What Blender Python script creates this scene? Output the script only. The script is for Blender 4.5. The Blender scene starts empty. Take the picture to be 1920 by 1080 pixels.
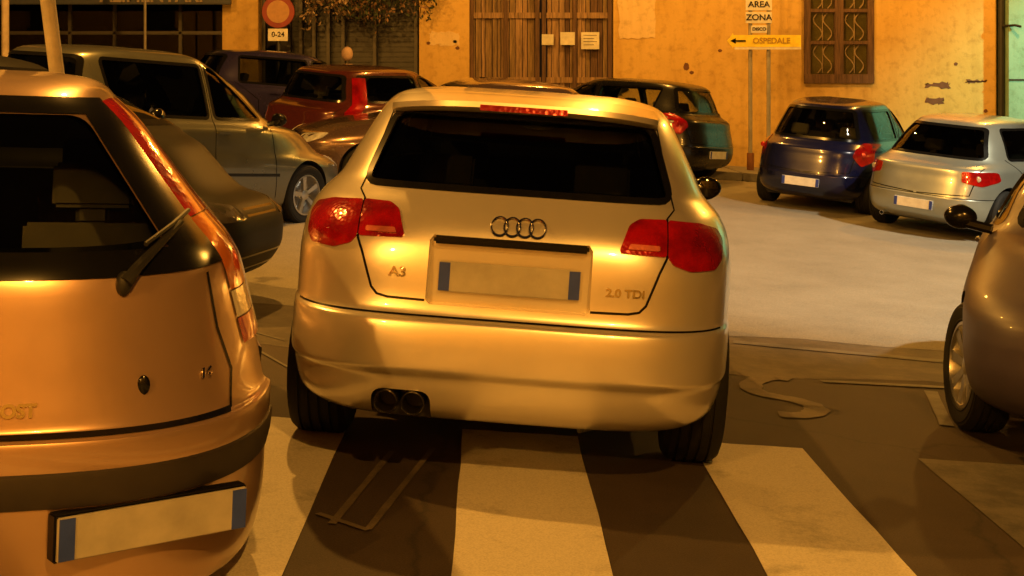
import bpy, bmesh, math, random
from math import radians, sin, cos, pi
from mathutils import Vector, Matrix, noise
from mathutils.geometry import delaunay_2d_cdt
random.seed(7)
SC=bpy.context.scene; COL=SC.collection
# ---------------------------------------------------------------- body surface maths
FPX, CAMH, ROLL, PPX, PPY = 2600.0, 1.431, 0.0685, 960.0, 190.6
def pch(ys):
    n=len(ys); d=[ys[i+1]-ys[i] for i in range(n-1)]; m=[0.0]*n
    for i in range(1,n-1):
        if d[i-1]*d[i]>0: m[i]=2*d[i-1]*d[i]/(d[i-1]+d[i])
    m[0]=d[0]; m[-1]=d[-1]
    def f(t):
        i=min(max(int(t),0),n-2); u=t-i; u2=u*u; u3=u2*u
        return (2*u3-3*u2+1)*ys[i]+(u3-2*u2+u)*m[i]+(-2*u3+3*u2)*ys[i+1]+(u3-u2)*m[i+1]
    return f
class Body:
    """stack of superellipse outlines. key: (z, y_rear, y_front, half_width, n_rear, n_front)"""
    def __init__(s, keys, yc):
        s.k=keys; s.yc=yc; s.K=len(keys)-1
        s.f=[pch([k[i] for k in keys]) for i in range(6)]
    def at(s,t): return [g(t) for g in s.f]
    def tz(s,z):
        lo,hi=0.0,float(s.K)
        if z<=s.k[0][0]: return lo
        if z>=s.k[-1][0]: return hi
        for _ in range(26):
            m=(lo+hi)/2
            if s.f[0](m)<z: lo=m
            else: hi=m
        return (lo+hi)/2
    def rear(s,x,z):
        _,yr,yf,w,nr,nf=s.at(s.tz(z)); q=min(abs(x)/w,1.0)
        return s.yc-(s.yc-yr)*max(1-q**nr,0)**(1/nr)
    def front(s,x,z):
        _,yr,yf,w,nr,nf=s.at(s.tz(z)); q=min(abs(x)/w,1.0)
        return s.yc+(yf-s.yc)*max(1-q**nf,0)**(1/nf)
    def side(s,y,z):
        _,yr,yf,w,nr,nf=s.at(s.tz(z))
        if y<s.yc: q=min((s.yc-y)/(s.yc-yr),1.0); n=nr
        else: q=min((y-s.yc)/(yf-s.yc),1.0); n=nf
        return w*max(1-q**n,0)**(1/n)
    def ring(s,t,N):
        z,yr,yf,w,nr,nf=s.at(t); out=[]
        for half in (0,1):                       # rear half from -x to +x, then front half back
            n=nr if half==0 else nf; L=(s.yc-yr) if half==0 else (yf-s.yc); sg=-1 if half==0 else 1
            M=400; pts=[]
            for i in range(M+1):
                a=math.pi*i/M; c,b=math.cos(a),math.sin(a)
                pts.append((-w*math.copysign(abs(c)**(2/n),c)*(1 if half==0 else -1), s.yc+sg*L*abs(b)**(2/n)))
            ac=[0.0]
            for i in range(M): ac.append(ac[-1]+math.hypot(pts[i+1][0]-pts[i][0],pts[i+1][1]-pts[i][1]))
            h=N//2; j=0
            for q in range(h):
                d=ac[-1]*q/h
                while ac[j+1]<d: j+=1
                u=(d-ac[j])/(ac[j+1]-ac[j])
                out.append((pts[j][0]+(pts[j+1][0]-pts[j][0])*u, pts[j][1]+(pts[j+1][1]-pts[j][1])*u, z))
        return out
# hero estate: (z, y_rear, y_front, half_width, n_rear, n_front)
GOLD=Body([(.20,.34,4.00,.70,5,4),(.25,.14,4.10,.80,5,4),(.30,.07,4.18,.845,5,4.2),(.36,.045,4.22,.862,5,4.2),(.412,.034,4.24,.872,5,4.2),
 (.436,.006,4.25,.880,5,4.2),(.452,.0,4.26,.881,5,4.2),(.54,.004,4.27,.882,5,4.2),(.600,.012,4.27,.882,5,4),(.618,.018,4.27,.881,5,4),(.642,.052,4.27,.878,5,4),
 (.70,.066,4.25,.880,5,3.8),(.80,.075,4.20,.880,5,3.6),(.885,.090,4.08,.876,4.8,3.4),(.96,.125,3.85,.862,4.6,3.2),(1.02,.185,3.45,.835,4.4,3.2),
 (1.065,.245,3.15,.795,4.4,3.4),(1.10,.285,3.02,.765,4.4,3.8),(1.20,.365,2.80,.715,4.4,4),(1.32,.475,2.50,.655,4.4,4),(1.40,.56,2.28,.61,4.2,4),
 (1.44,.66,2.12,.57,4,3.6),(1.465,.86,1.95,.50,3.6,3.4),(1.482,1.15,1.75,.36,3,3),(1.486,1.35,1.58,.14,2.6,2.6)],1.46)
# silver-orange three door hatch, left edge
HATCH=Body([(0.000,0.200,3.55,0.750,3.4,4),(0.050,0.070,3.62,0.870,3.4,4),(0.220,0.020,3.68,0.905,3.3,4),(0.360,0.000,3.72,0.910,3.2,4),(0.440,-0.012,3.74,0.916,3.2,4),(0.495,-0.008,3.74,0.915,3.2,4),
 (0.512,0.035,3.74,0.895,3.2,4),(0.570,0.050,3.72,0.880,3.1,3.8),(0.730,0.085,3.68,0.835,3.1,3.6),(0.880,0.120,3.40,0.790,3.1,3.4),(0.940,0.155,3.00,0.750,3.2,3.4),(1.000,0.200,2.85,0.695,3.3,3.6),
 (1.150,0.330,2.60,0.575,3.4,3.8),(1.280,0.460,2.30,0.470,3.5,3.8),(1.345,0.550,2.15,0.400,3.5,3.6),(1.380,0.660,2.00,0.365,3.4,3.4),(1.405,0.850,1.80,0.305,3,3),(1.420,1.150,1.60,0.185,2.6,2.6)],1.35)
GOLD_POSE=(.030,4.974,0.0,-.042,0.0); HATCH_POSE=(-1.325,3.37,0.0,.285,-.03)
# ---------------------------------------------------------------- end of surface maths

GM=Matrix.Rotation(ROLL,4,'Y')                       # the whole street falls gently to the right
def rise(y): return .065*min(max(y-14,0),7)          # and climbs a little towards the far wall
# ---------------------------------------------------------------- camera
cd=bpy.data.cameras.new('camera'); cam=bpy.data.objects.new('camera',cd); COL.objects.link(cam)
CAMW=GM@Vector((0,0,CAMH))
cam.location=CAMW; cam.rotation_euler=(pi/2,0,0)
cd.sensor_width=36; cd.lens=FPX/1920*36; cd.shift_x=0; cd.shift_y=-(540-PPY)/1920; cd.clip_end=500; cd.clip_start=.05
SC.camera=cam
# ---------------------------------------------------------------- night sky, street lighting, exposure
W=bpy.data.worlds.new('World'); SC.world=W; W.use_nodes=True
nt=W.node_tree; sky=nt.nodes.new('ShaderNodeTexSky'); sky.sky_type='NISHITA'; sky.sun_disc=False
sky.sun_elevation=radians(-4); sky.sun_rotation=radians(200)
add=nt.nodes.new('ShaderNodeMixRGB'); add.blend_type='ADD'; add.inputs[0].default_value=1; add.inputs[2].default_value=(.10,.05,.02,1)
bg=nt.nodes['Background']; nt.links.new(sky.outputs[0],add.inputs[1]); nt.links.new(add.outputs[0],bg.inputs[0]); bg.inputs[1].default_value=.12
SC.view_settings.view_transform='Standard'; SC.view_settings.look='None'; SC.view_settings.gamma=1; SC.view_settings.exposure=0
SC.cycles.use_denoising=True
SODIUM=(1,.435,.06); MERC=(.34,1.0,.66); PALE=(1,.86,.58)
def lamp(kind,loc,power,col,size=.12,target=None,angle=None,blend=.3):
    d=bpy.data.lights.new('street_light',kind); d.energy=power; d.color=col
    o=bpy.data.objects.new('street_light',d); COL.objects.link(o); o.location=GM@Vector(loc)
    d.shadow_soft_size=size
    if kind=='SPOT': d.spot_size=radians(angle); d.spot_blend=blend
    if target: o.rotation_euler=(GM@Vector(target)-o.location).to_track_quat('-Z','Y').to_euler()
    return o
lamp('POINT',(-6.4,7.6,6.8),2700,SODIUM,.10)                  # lamp left of the parked cars
lamp('POINT',(1.6,-3.2,6.5),2500,SODIUM,.12)                  # lamp behind the photographer
lamp('POINT',(-5.5,-7.5,5.5),2600,SODIUM,.12)                 # added unseen lamp, brightens the house front mirrored in the car paint
lamp('POINT',(-2.4,12.2,7.6),2000,SODIUM,.10)                # lamp over the far cars
lamp('POINT',(1.5,20.6,6.6),800,SODIUM,.12)                   # wall lamps lighting the ochre wall
lamp('POINT',(8.0,20.6,6.6),980,SODIUM,.12)
lamp('SPOT',(9.0,10.5,8.0),6500,PALE,.15,(5.2,13.0,0),66,.6)  # white lamp on the right
lamp('SPOT',(12.0,19.5,5.0),1600,MERC,.15,(10.6,23.6,1.8),75,.6)    # greenish lamps by the last wall
lamp('SPOT',(9.6,14.0,4.6),800,MERC,.15,(7.4,17.9,.7),30,.7)
# ---------------------------------------------------------------- materials
def nodes(name):
    m=bpy.data.materials.new(name); m.use_nodes=True; n=m.node_tree; return m,n,n.nodes['Principled BSDF']
def link(n,a,b): n.links.new(a,b)
def rgb(c): return (c[0],c[1],c[2],1)
def noise_tex(n,scale,detail=4,rough=.6,coord='Object',stretch=None):
    tc=n.nodes.new('ShaderNodeTexCoord'); t=n.nodes.new('ShaderNodeTexNoise'); t.inputs['Scale'].default_value=scale; t.inputs['Detail'].default_value=detail; t.inputs['Roughness'].default_value=rough
    if stretch:
        mp=n.nodes.new('ShaderNodeMapping'); mp.inputs['Scale'].default_value=stretch; link(n,tc.outputs[coord],mp.inputs[0]); link(n,mp.outputs[0],t.inputs['Vector'])
    else: link(n,tc.outputs[coord],t.inputs['Vector'])
    return t
def ramp(n,src,stops):
    r=n.nodes.new('ShaderNodeValToRGB'); e=r.color_ramp.elements
    while len(e)<len(stops): e.new(.5)
    for i,(p,c) in enumerate(stops): e[i].position=p; e[i].color=rgb(c)
    link(n,src,r.inputs[0]); return r
def bump(n,src,b,strength=.2,dist=.01):
    u=n.nodes.new('ShaderNodeBump'); u.inputs['Strength'].default_value=strength; u.inputs['Distance'].default_value=dist; link(n,src,u.inputs['Height']); link(n,u.outputs[0],b.inputs['Normal']); return u
def plain(name,c,rough=.6,metal=0,coat=0,spec=.5):
    m,n,b=nodes(name); b.inputs['Roughness'].default_value=rough; b.inputs['Metallic'].default_value=metal; b.inputs['Coat Weight'].default_value=coat; b.inputs['Specular IOR Level'].default_value=spec
    t=noise_tex(n,9,5); r=ramp(n,t.outputs[0],[(.3,[x*.8 for x in c]),(.7,[min(x*1.12,1) for x in c])]); link(n,r.outputs[0],b.inputs[0]); return m
def paint(name,c,metal=.55,rough=.34,coat=.8,dust=.12):
    m,n,b=nodes(name); b.inputs['Metallic'].default_value=metal; b.inputs['Coat Weight'].default_value=coat; b.inputs['Coat Roughness'].default_value=.06
    t=noise_tex(n,2.2,6,.65); r=ramp(n,t.outputs[0],[(.35,[x*(1-dust) for x in c]),(.68,c)]); link(n,r.outputs[0],b.inputs[0])
    mr=n.nodes.new('ShaderNodeMapRange'); mr.inputs['To Min'].default_value=rough-.05; mr.inputs['To Max'].default_value=rough+.12; link(n,t.outputs[0],mr.inputs[0]); link(n,mr.outputs[0],b.inputs['Roughness'])
    t2=noise_tex(n,420,2,.5); bump(n,t2.outputs[0],b,.03,.001); return m
def glass(name,tint,rough=.01):
    m=bpy.data.materials.new(name); m.use_nodes=True; n=m.node_tree; n.nodes.clear()
    o=n.nodes.new('ShaderNodeOutputMaterial'); mx=n.nodes.new('ShaderNodeMixShader'); f=n.nodes.new('ShaderNodeFresnel'); f.inputs[0].default_value=1.5
    tr=n.nodes.new('ShaderNodeBsdfTransparent'); tr.inputs[0].default_value=rgb(tint); g=n.nodes.new('ShaderNodeBsdfGlossy'); g.inputs['Roughness'].default_value=rough
    link(n,f.outputs[0],mx.inputs[0]); link(n,tr.outputs[0],mx.inputs[1]); link(n,g.outputs[0],mx.inputs[2]); link(n,mx.outputs[0],o.inputs[0]); return m
def lens(name,c,rib=60):
    m,n,b=nodes(name); b.inputs['Coat Weight'].default_value=1; b.inputs['Coat Roughness'].default_value=.03; b.inputs['Roughness'].default_value=.18; b.inputs['Metallic'].default_value=.25
    tc=n.nodes.new('ShaderNodeTexCoord'); v=n.nodes.new('ShaderNodeTexVoronoi'); v.inputs['Scale'].default_value=rib; link(n,tc.outputs['Object'],v.inputs['Vector'])
    t=noise_tex(n,7,3); r=ramp(n,t.outputs[0],[(.34,[x*.45 for x in c]),(.6,c)]); link(n,r.outputs[0],b.inputs[0]); bump(n,v.outputs[0],b,.22,.005); return m
BLACK=plain('black_rubber',(.012,.012,.012),.55); TRIM=plain('black_trim',(.006,.006,.006),.18,0,0,.3); CABIN=plain('cabin_trim',(.06,.056,.05),.8)
CHROME=plain('chrome',(.7,.7,.7),.12,1); ALLOY=plain('alloy',(.5,.5,.5),.3,.9); GLASS=glass('dark_glass',(.34,.36,.32)); GLASSC=glass('clear_glass',(.70,.73,.66)); MIRG=plain('mirror_dark',(.05,.05,.05),.08,.9)
REDL=lens('red_lens',(.38,.004,.003)); REDL2=lens('bright_red_lens',(.62,.018,.008),40); AMBL=lens('amber_lens',(.85,.22,.03),40); CLRL=lens('clear_lens',(.75,.75,.72),45)
PLATE=plain('plate_white',(.72,.72,.68),.35); PLATED=plain('plate_shaded',(.40,.38,.33),.45); BLUE=plain('plate_blue',(.03,.06,.35),.35); TYRE=plain('tyre',(.009,.009,.009),.75,0,0,.3)  # PLATED: white plate with shade and averaged lettering put into its colour
# ---------------------------------------------------------------- object helpers
def tag(o,label=None,cat=None,group=None,kind=None):
    if label: o['label']=label
    if cat: o['category']=cat
    if group: o['group']=group
    if kind: o['kind']=kind
    return o
def empty(name,loc=(0,0,0),rz=0,roll=0,parent=None):
    o=bpy.data.objects.new(name,None); COL.objects.link(o); o.matrix_world=Matrix.Translation(loc)@Matrix.Rotation(rz,4,'Z')@Matrix.Rotation(roll,4,'Y'); o.parent=parent; return o
def obj(name,me,mat=None,parent=None,smooth=True,ang=32):
    if mat is not None and len(me.materials)==0:
        for m in (mat if isinstance(mat,(list,tuple)) else [mat]): me.materials.append(m)
    if smooth:
        me.shade_smooth(); me.set_sharp_from_angle(angle=radians(ang))
    o=bpy.data.objects.new(name,me); COL.objects.link(o); o.parent=parent; return o
def mesh(vs,fs,name='m'):
    me=bpy.data.meshes.new(name); me.from_pydata([tuple(v) for v in vs],[],fs); me.update(); return me
class MB:
    def __init__(s): s.v=[]; s.f=[]; s.mi=[]; s.ci=0
    def add(s,vs,fs):
        b=len(s.v); s.v+= [tuple(v) for v in vs]; s.f+=[tuple(b+i for i in f) for f in fs]; s.mi+=[s.ci]*len(fs); return s
    def box(s,x0,x1,y0,y1,z0,z1,M=None):
        vs=[Vector((x,y,z)) for x in(x0,x1) for y in(y0,y1) for z in(z0,z1)]
        if M: vs=[M@v for v in vs]
        return s.add(vs,[(0,1,3,2),(4,6,7,5),(0,4,5,1),(2,3,7,6),(0,2,6,4),(1,5,7,3)])
    def tube(s,pts,r,n=10,caps=True):
        pts=[Vector(p) for p in pts]; vs=[];fs=[]; rr=r if isinstance(r,(list,tuple)) else [r]*len(pts); up=Vector((.13,.21,.97))
        for i,p in enumerate(pts):
            d=(pts[min(i+1,len(pts)-1)]-pts[max(i-1,0)]).normalized(); a=d.cross(up)
            if a.length<.15: a=d.cross(Vector((1,0,0)))
            a.normalize(); b=d.cross(a)
            for k in range(n): t=2*pi*k/n; vs.append(p+(a*cos(t)+b*sin(t))*rr[i])
        for i in range(len(pts)-1):
            for k in range(n): fs.append((i*n+k,i*n+(k+1)%n,(i+1)*n+(k+1)%n,(i+1)*n+k))
        if caps: fs+=[tuple(range(n))[::-1],tuple((len(pts)-1)*n+k for k in range(n))]
        return s.add(vs,fs)
    def lathe(s,prof,n=40,axis='X',M=None):                  # prof: (radius, along)
        vs=[];fs=[]
        for r,h in prof:
            for k in range(n):
                t=2*pi*k/n; p=Vector((h,r*cos(t),r*sin(t))) if axis=='X' else (Vector((r*cos(t),h,r*sin(t))) if axis=='Y' else Vector((r*cos(t),r*sin(t),h)))
                vs.append(M@p if M else p)
        for i in range(len(prof)-1):
            for k in range(n): fs.append((i*n+k,i*n+(k+1)%n,(i+1)*n+(k+1)%n,(i+1)*n+k))
        return s.add(vs,fs)
    def sphere(s,c,r,n=12,sc=(1,1,1)):
        vs=[];fs=[]
        for i in range(n+1):
            a=pi*i/n
            for k in range(2*n): t=pi*k/n; vs.append((c[0]+r*sc[0]*sin(a)*cos(t),c[1]+r*sc[1]*sin(a)*sin(t),c[2]+r*sc[2]*cos(a)))
        for i in range(n):
            for k in range(2*n): fs.append((i*2*n+k,i*2*n+(k+1)%(2*n),(i+1)*2*n+(k+1)%(2*n),(i+1)*2*n+k))
        return s.add(vs,fs)
    def build(s,name,mat,parent=None,smooth=True,ang=32,bevel=0):
        me=mesh(s.v,s.f); 
        for m in (mat if isinstance(mat,(list,tuple)) else [mat]): me.materials.append(m)
        me.polygons.foreach_set('material_index',s.mi)
        bm=bmesh.new(); bm.from_mesh(me); bmesh.ops.recalc_face_normals(bm,faces=bm.faces)
        if bevel: bmesh.ops.bevel(bm,geom=[e for e in bm.edges if len(e.link_faces)==2 and e.calc_face_angle()>.7],offset=bevel,segments=2,affect='EDGES',clamp_overlap=True)
        bm.to_mesh(me); bm.free()
        return obj(name,me,None,parent,smooth,ang)
def roundpoly(p,r,seg=5,step=.03):
    out=[];n=len(p)
    for i in range(n):
        A=Vector(p[i-1]);B=Vector(p[i]);C=Vector(p[(i+1)%n]); u=(A-B);v=(C-B); rr=min(r,u.length*.45,v.length*.45); P=B+u.normalized()*rr;Q=B+v.normalized()*rr
        for k in range(seg+1):
            t=k/seg; out.append((1-t)**2*P+2*t*(1-t)*B+t*t*Q)
    res=[]
    for i in range(len(out)):
        a=out[i];b=out[(i+1)%len(out)];d=(b-a).length
        if d<1e-5: continue
        k=max(1,int(d/step))
        for j in range(k): res.append(a+(b-a)*j/k)
    return res
def area2(p): return sum(p[i-1].x*p[i].y-p[i].x*p[i-1].y for i in range(len(p)))/2
def inset(p,d):
    n=len(p);s=1 if area2(p)>0 else -1;out=[]
    for i in range(n):
        t=(p[(i+1)%n]-p[i-1]).normalized(); out.append(p[i]+Vector((-t.y,t.x))*d*s)
    return out
def inside(q,p):
    c=False;n=len(p)
    for i in range(n):
        a=p[i];b=p[i-1]
        if (a.y>q.y)!=(b.y>q.y) and q.x<(b.x-a.x)*(q.y-a.y)/(b.y-a.y)+a.x: c=not c
    return c
def snorm(S,a,b,flip):
    e=.004; p=S(a,b); n=(S(a+e,b)-p).cross(S(a,b+e)-p)
    if n.length<1e-12: return Vector((0,-1,0))
    n.normalize(); return -n if flip else n
class Surf:
    """a face of a car body as a surface over two coordinates, with its outward normal"""
    def __init__(s,B,kind,sg=1):
        s.B=B;s.kind=kind;s.sg=sg
    def P(s,a,b):
        if s.kind=='rear': return Vector((a,s.B.rear(a,b),b))
        if s.kind=='front': return Vector((a,s.B.front(a,b),b))
        return Vector((s.sg*s.B.side(a,b),a,b))
    def N(s,a,b):
        e=.004; p=s.P(a,b); n=(s.P(a+e,b)-p).cross(s.P(a,b+e)-p); n.normalize()
        ref=Vector((0,-1,.2)) if s.kind=='rear' else (Vector((0,1,.2)) if s.kind=='front' else Vector((s.sg,0,.1)))
        return n if n.dot(ref)>0 else -n
    def at(s,a,b,off): return s.P(a,b)+s.N(a,b)*off
def patch(name,S,poly,off,mat,parent,r=.02,skirt=.012,grid=.03,dome=0,step=.02):
    p=roundpoly(poly,r,4,step) if r else [Vector(q) for q in poly]
    xs=[q.x for q in p];ys=[q.y for q in p];pts=list(p); sh=inset(p,grid*.4)
    x=min(xs)+grid/2
    while x<max(xs):
        y=min(ys)+grid/2
        while y<max(ys):
            q=Vector((x,y))
            if inside(q,sh): pts.append(q)
            y+=grid
        x+=grid
    n=len(p)
    v2,_,f2,ov,_,_=delaunay_2d_cdt(pts,[(i,(i+1)%n) for i in range(n)],[],1,1e-6)
    cx=sum(xs)/n;cy=sum(ys)/n
    def dm(q): 
        if not dome: return 0
        m=min((q-e).length for e in p); return dome*(1-max(0,1-m/.03)**2)
    vs=[S.at(q.x,q.y,off+dm(q)) for q in v2]; fs=[list(f) for f in f2 if len(f)>2]
    if skirt:
        idx={}
        ev={}
        for f in fs:
            for i in range(len(f)):
                e=(f[i],f[(i+1)%len(f)]); k=tuple(sorted(e)); ev.setdefault(k,[]).append(e)
        for k,l in ev.items():
            if len(l)==1:
                a,b=l[0]
                for w in (a,b):
                    if w not in idx: idx[w]=len(vs); vs.append(S.at(v2[w].x,v2[w].y,off-skirt))
                fs.append((b,a,idx[a],idx[b]))
    me=mesh(vs,fs); bm=bmesh.new(); bm.from_mesh(me); bmesh.ops.recalc_face_normals(bm,faces=bm.faces)
    # make sure the face points outwards
    f=max(bm.faces,key=lambda f:f.calc_area() if abs(f.normal.dot(S.N(cx,cy)))>.5 else 0)
    if f.normal.dot(S.N(cx,cy))<0: bmesh.ops.reverse_faces(bm,faces=bm.faces)
    bm.to_mesh(me); bm.free()
    return obj(name,me,mat,parent)
def frame(name,S,poly,wd,off,mat,parent,r=.03,outer=0,sk=.008):
    p=roundpoly(poly,r,4,.02); a=inset(p,-outer); b=inset(p,wd); n=len(p); vs=[];fs=[]
    for q in a: vs.append(S.at(q.x,q.y,off-sk))
    for q in a: vs.append(S.at(q.x,q.y,off))
    for q in b: vs.append(S.at(q.x,q.y,off))
    for q in b: vs.append(S.at(q.x,q.y,off-sk))
    for k in range(3):
        for i in range(n): fs.append((k*n+i,k*n+(i+1)%n,(k+1)*n+(i+1)%n,(k+1)*n+i))
    me=mesh(vs,fs); bm=bmesh.new(); bm.from_mesh(me); bmesh.ops.recalc_face_normals(bm,faces=bm.faces); bm.to_mesh(me); bm.free()
    return obj(name,me,mat,parent)
def strip(mb,S,path,wd,off=.0015,step=.02):
    pts=[];P=[Vector(p) for p in path]
    for i in range(len(P)-1):
        k=max(1,int((P[i+1]-P[i]).length/step)); pts+=[P[i]+(P[i+1]-P[i])*j/k for j in range(k)]
    pts.append(P[-1]); vs=[];fs=[]
    for i,q in enumerate(pts):
        t=(pts[min(i+1,len(pts)-1)]-pts[max(i-1,0)]).normalized(); nn=Vector((-t.y,t.x))*wd/2
        for s_ in (-1,1): vs.append(S.at(q.x+nn.x*s_,q.y+nn.y*s_,off))
    for i in range(len(pts)-1): fs.append((2*i,2*i+1,2*i+3,2*i+2))
    mb.add(vs,fs)
def strips(name,mat,parent,items):
    for S,path,wd in items:
        m=MB(); strip(m,S,path,wd); m.build(name,mat,parent,False)
def loft(B,M,N,cap=True):
    vs=[];fs=[]
    for j in range(M+1): vs+=B.ring(B.K*j/M,N)
    for j in range(M):
        for k in range(N): fs.append((j*N+k,j*N+(k+1)%N,(j+1)*N+(k+1)%N,(j+1)*N+k))
    fs.append(tuple(range(N))[::-1]); 
    z=B.k[-1][0]; c=len(vs); last=vs[M*N:(M+1)*N]; vs.append((0,sum(p[1] for p in last)/N,z+.001))
    for k in range(N): fs.append((M*N+k,M*N+(k+1)%N,c))
    return vs,fs
def tmpobj(vs,fs,mat):
    me=mesh(vs,fs); me.materials.append(mat); bm=bmesh.new(); bm.from_mesh(me); bmesh.ops.recalc_face_normals(bm,faces=bm.faces); bm.to_mesh(me); bm.free()
    o=bpy.data.objects.new('tmp',me); COL.objects.link(o); return o
def prism(p,axis,a0,a1):
    n=len(p); f=(lambda q,h:(q.x,h,q.y)) if axis=='Y' else (lambda q,h:(h,q.x,q.y))
    vs=[f(q,a0) for q in p]+[f(q,a1) for q in p]
    return vs,[tuple(range(n)),tuple(range(n,2*n))[::-1]]+[(i,n+i,n+(i+1)%n,(i+1)%n) for i in range(n)]
def cut(o,cutters):
    for c in cutters:
        m=o.modifiers.new('b','BOOLEAN'); m.object=c; m.operation='DIFFERENCE'; m.solver='EXACT'; m.material_mode='TRANSFER'
    dg=bpy.context.evaluated_depsgraph_get(); me=bpy.data.meshes.new_from_object(o.evaluated_get(dg),preserve_all_data_layers=True,depsgraph=dg)
    for c in cutters: bpy.data.objects.remove(c)
    bpy.data.objects.remove(o); return me
def wheel_meshes(r,w,spokes,rr=.66):
    t=MB(); t.lathe([(r*rr,w*.46),(r*.70,w*.50),(r*.72,w*.485),(r*.80,w*.52),(r*.88,w*.525),(r*.89,w*.505),(r*.93,w*.50),(r*.985,w*.40),(r,w*.30),(r*.975,w*.29),(r*.975,w*.26),(r,w*.25),(r,w*.12),(r*.975,w*.11),(r*.975,w*.07),(r,w*.06),(r,-w*.06),(r*.975,-w*.07),(r*.975,-w*.11),(r,-w*.12),(r,-w*.25),(r*.975,-w*.26),(r*.975,-w*.29),(r,-w*.30),(r*.985,-w*.40),(r*.9,-w*.5),(r*rr,-w*.46)],44)
    k=MB(); k.lathe([(r*rr+.004,w*.47),(r*rr-.012,w*.48),(r*rr-.02,w*.36),(r*rr-.03,-.2*w),(.01,-.2*w)],40)
    k.lathe([(r*.19,w*.24),(r*.17,w*.36),(r*.1,w*.40),(.001,w*.40)],24)
    for i in range(spokes):
        M=Matrix.Rotation(2*pi*i/spokes,4,'X')
        L=r*rr-.014;b=r*.085
        vs=[M@Vector(p) for p in [(w*.20,-b*.8,r*.12),(w*.36,-b*.7,r*.12),(w*.36,b*.7,r*.12),(w*.20,b*.8,r*.12),(w*.24,-b*1.3,L),(w*.44,-b,L),(w*.44,b,L),(w*.24,b*1.3,L)]]
        k.add(vs,[(0,1,2,3),(4,7,6,5),(0,4,5,1),(1,5,6,2),(2,6,7,3),(3,7,4,0)])
    return t,k
def wheels(root,track,axles,r,w,spokes,rimmat,sides=(-1,1)):
    t,k=wheel_meshes(r,w,spokes); t0=t.build('tyre',TYRE,root); k0=k.build('rim',rimmat,None); first=True
    for y in axles:
        for s in sides:
            if first: tt,kk=t0,k0; first=False; tt.name='wheel'
            else: tt=t0.copy(); COL.objects.link(tt); kk=k0.copy(); COL.objects.link(kk)
            tt.parent=root; kk.parent=tt; tt.location=(s*(track-w/2),y,r); tt.rotation_euler=(random.random(),0,0 if s>0 else pi)
def mirror(root,S_x,y,z,s,mat,sc=1):
    m=MB(); m.sphere((s*(S_x+.14*sc),y,z),.1*sc,12,(1.05,.62,.78)); m.tube([(s*(S_x-.05),y+.03,z-.05),(s*(S_x+.08),y+.01,z-.03)],.028,8)
    o=m.build('wing_mirror',mat,root)
    g=MB(); g.lathe([(.001,-.066*sc),(.07*sc,-.064*sc),(.08*sc,-.058*sc)],24,'Y',Matrix.Translation((s*(S_x+.14*sc),y,z))); g.build('mirror_glass',MIRG,o)
def plate(root,S,cx,cz,w,h,tilt=0,text=None,blue=True,pm=None):
    p=S.P(cx,cz)+Vector((0,-.004,0)); sg=-1 if S.kind=='rear' else 1
    m=MB(); y0,y1=(p.y-.012,p.y) if sg<0 else (p.y,p.y+.012)
    m.box(cx-w/2,cx+w/2,y0,y1,cz-h/2,cz+h/2); o=m.build('licence_plate',pm or PLATE,root,bevel=.003)
    if blue:
        yy=y0-.002 if sg<0 else y1+.002
        for s in (-1,1):
            b=MB(); b.box(cx+s*w/2*.995-(s>0)*.04,cx+s*w/2*.995+(s<0)*.04,min(yy,yy+.003),max(yy,yy+.003),cz-h/2*.94,cz+h/2*.94)
            b.build('plate_band',BLUE,o,False)
    return o
def seats(root,B,yf,z,rear=True,mat=None):
    for y,zz in ((yf,z),(yf-.95,z-.03)):
        for s in (-.34,.34):
            m=MB(); M=Matrix.Translation((s,y,zz-.32))@Matrix.Rotation(radians(-14),4,'X'); m.box(-.2,.2,-.06,.06,-.25,.33,M); m.box(-.12,.12,-.04,.04,.38,.52,M); m.box(-.05,.05,-.012,.012,.33,.40,M)
            m.build('seat',mat or CABIN,root,bevel=.03)
def text_mesh(txt,size,ext=.0015,bold=0):
    c=bpy.data.curves.new('t','FONT'); c.body=txt; c.size=size; c.extrude=ext; c.align_x='CENTER'; c.align_y='CENTER'; c.offset=bold
    o=bpy.data.objects.new('t',c); COL.objects.link(o); dg=bpy.context.evaluated_depsgraph_get(); me=bpy.data.meshes.new_from_object(o.evaluated_get(dg)); bpy.data.objects.remove(o); return me
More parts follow.
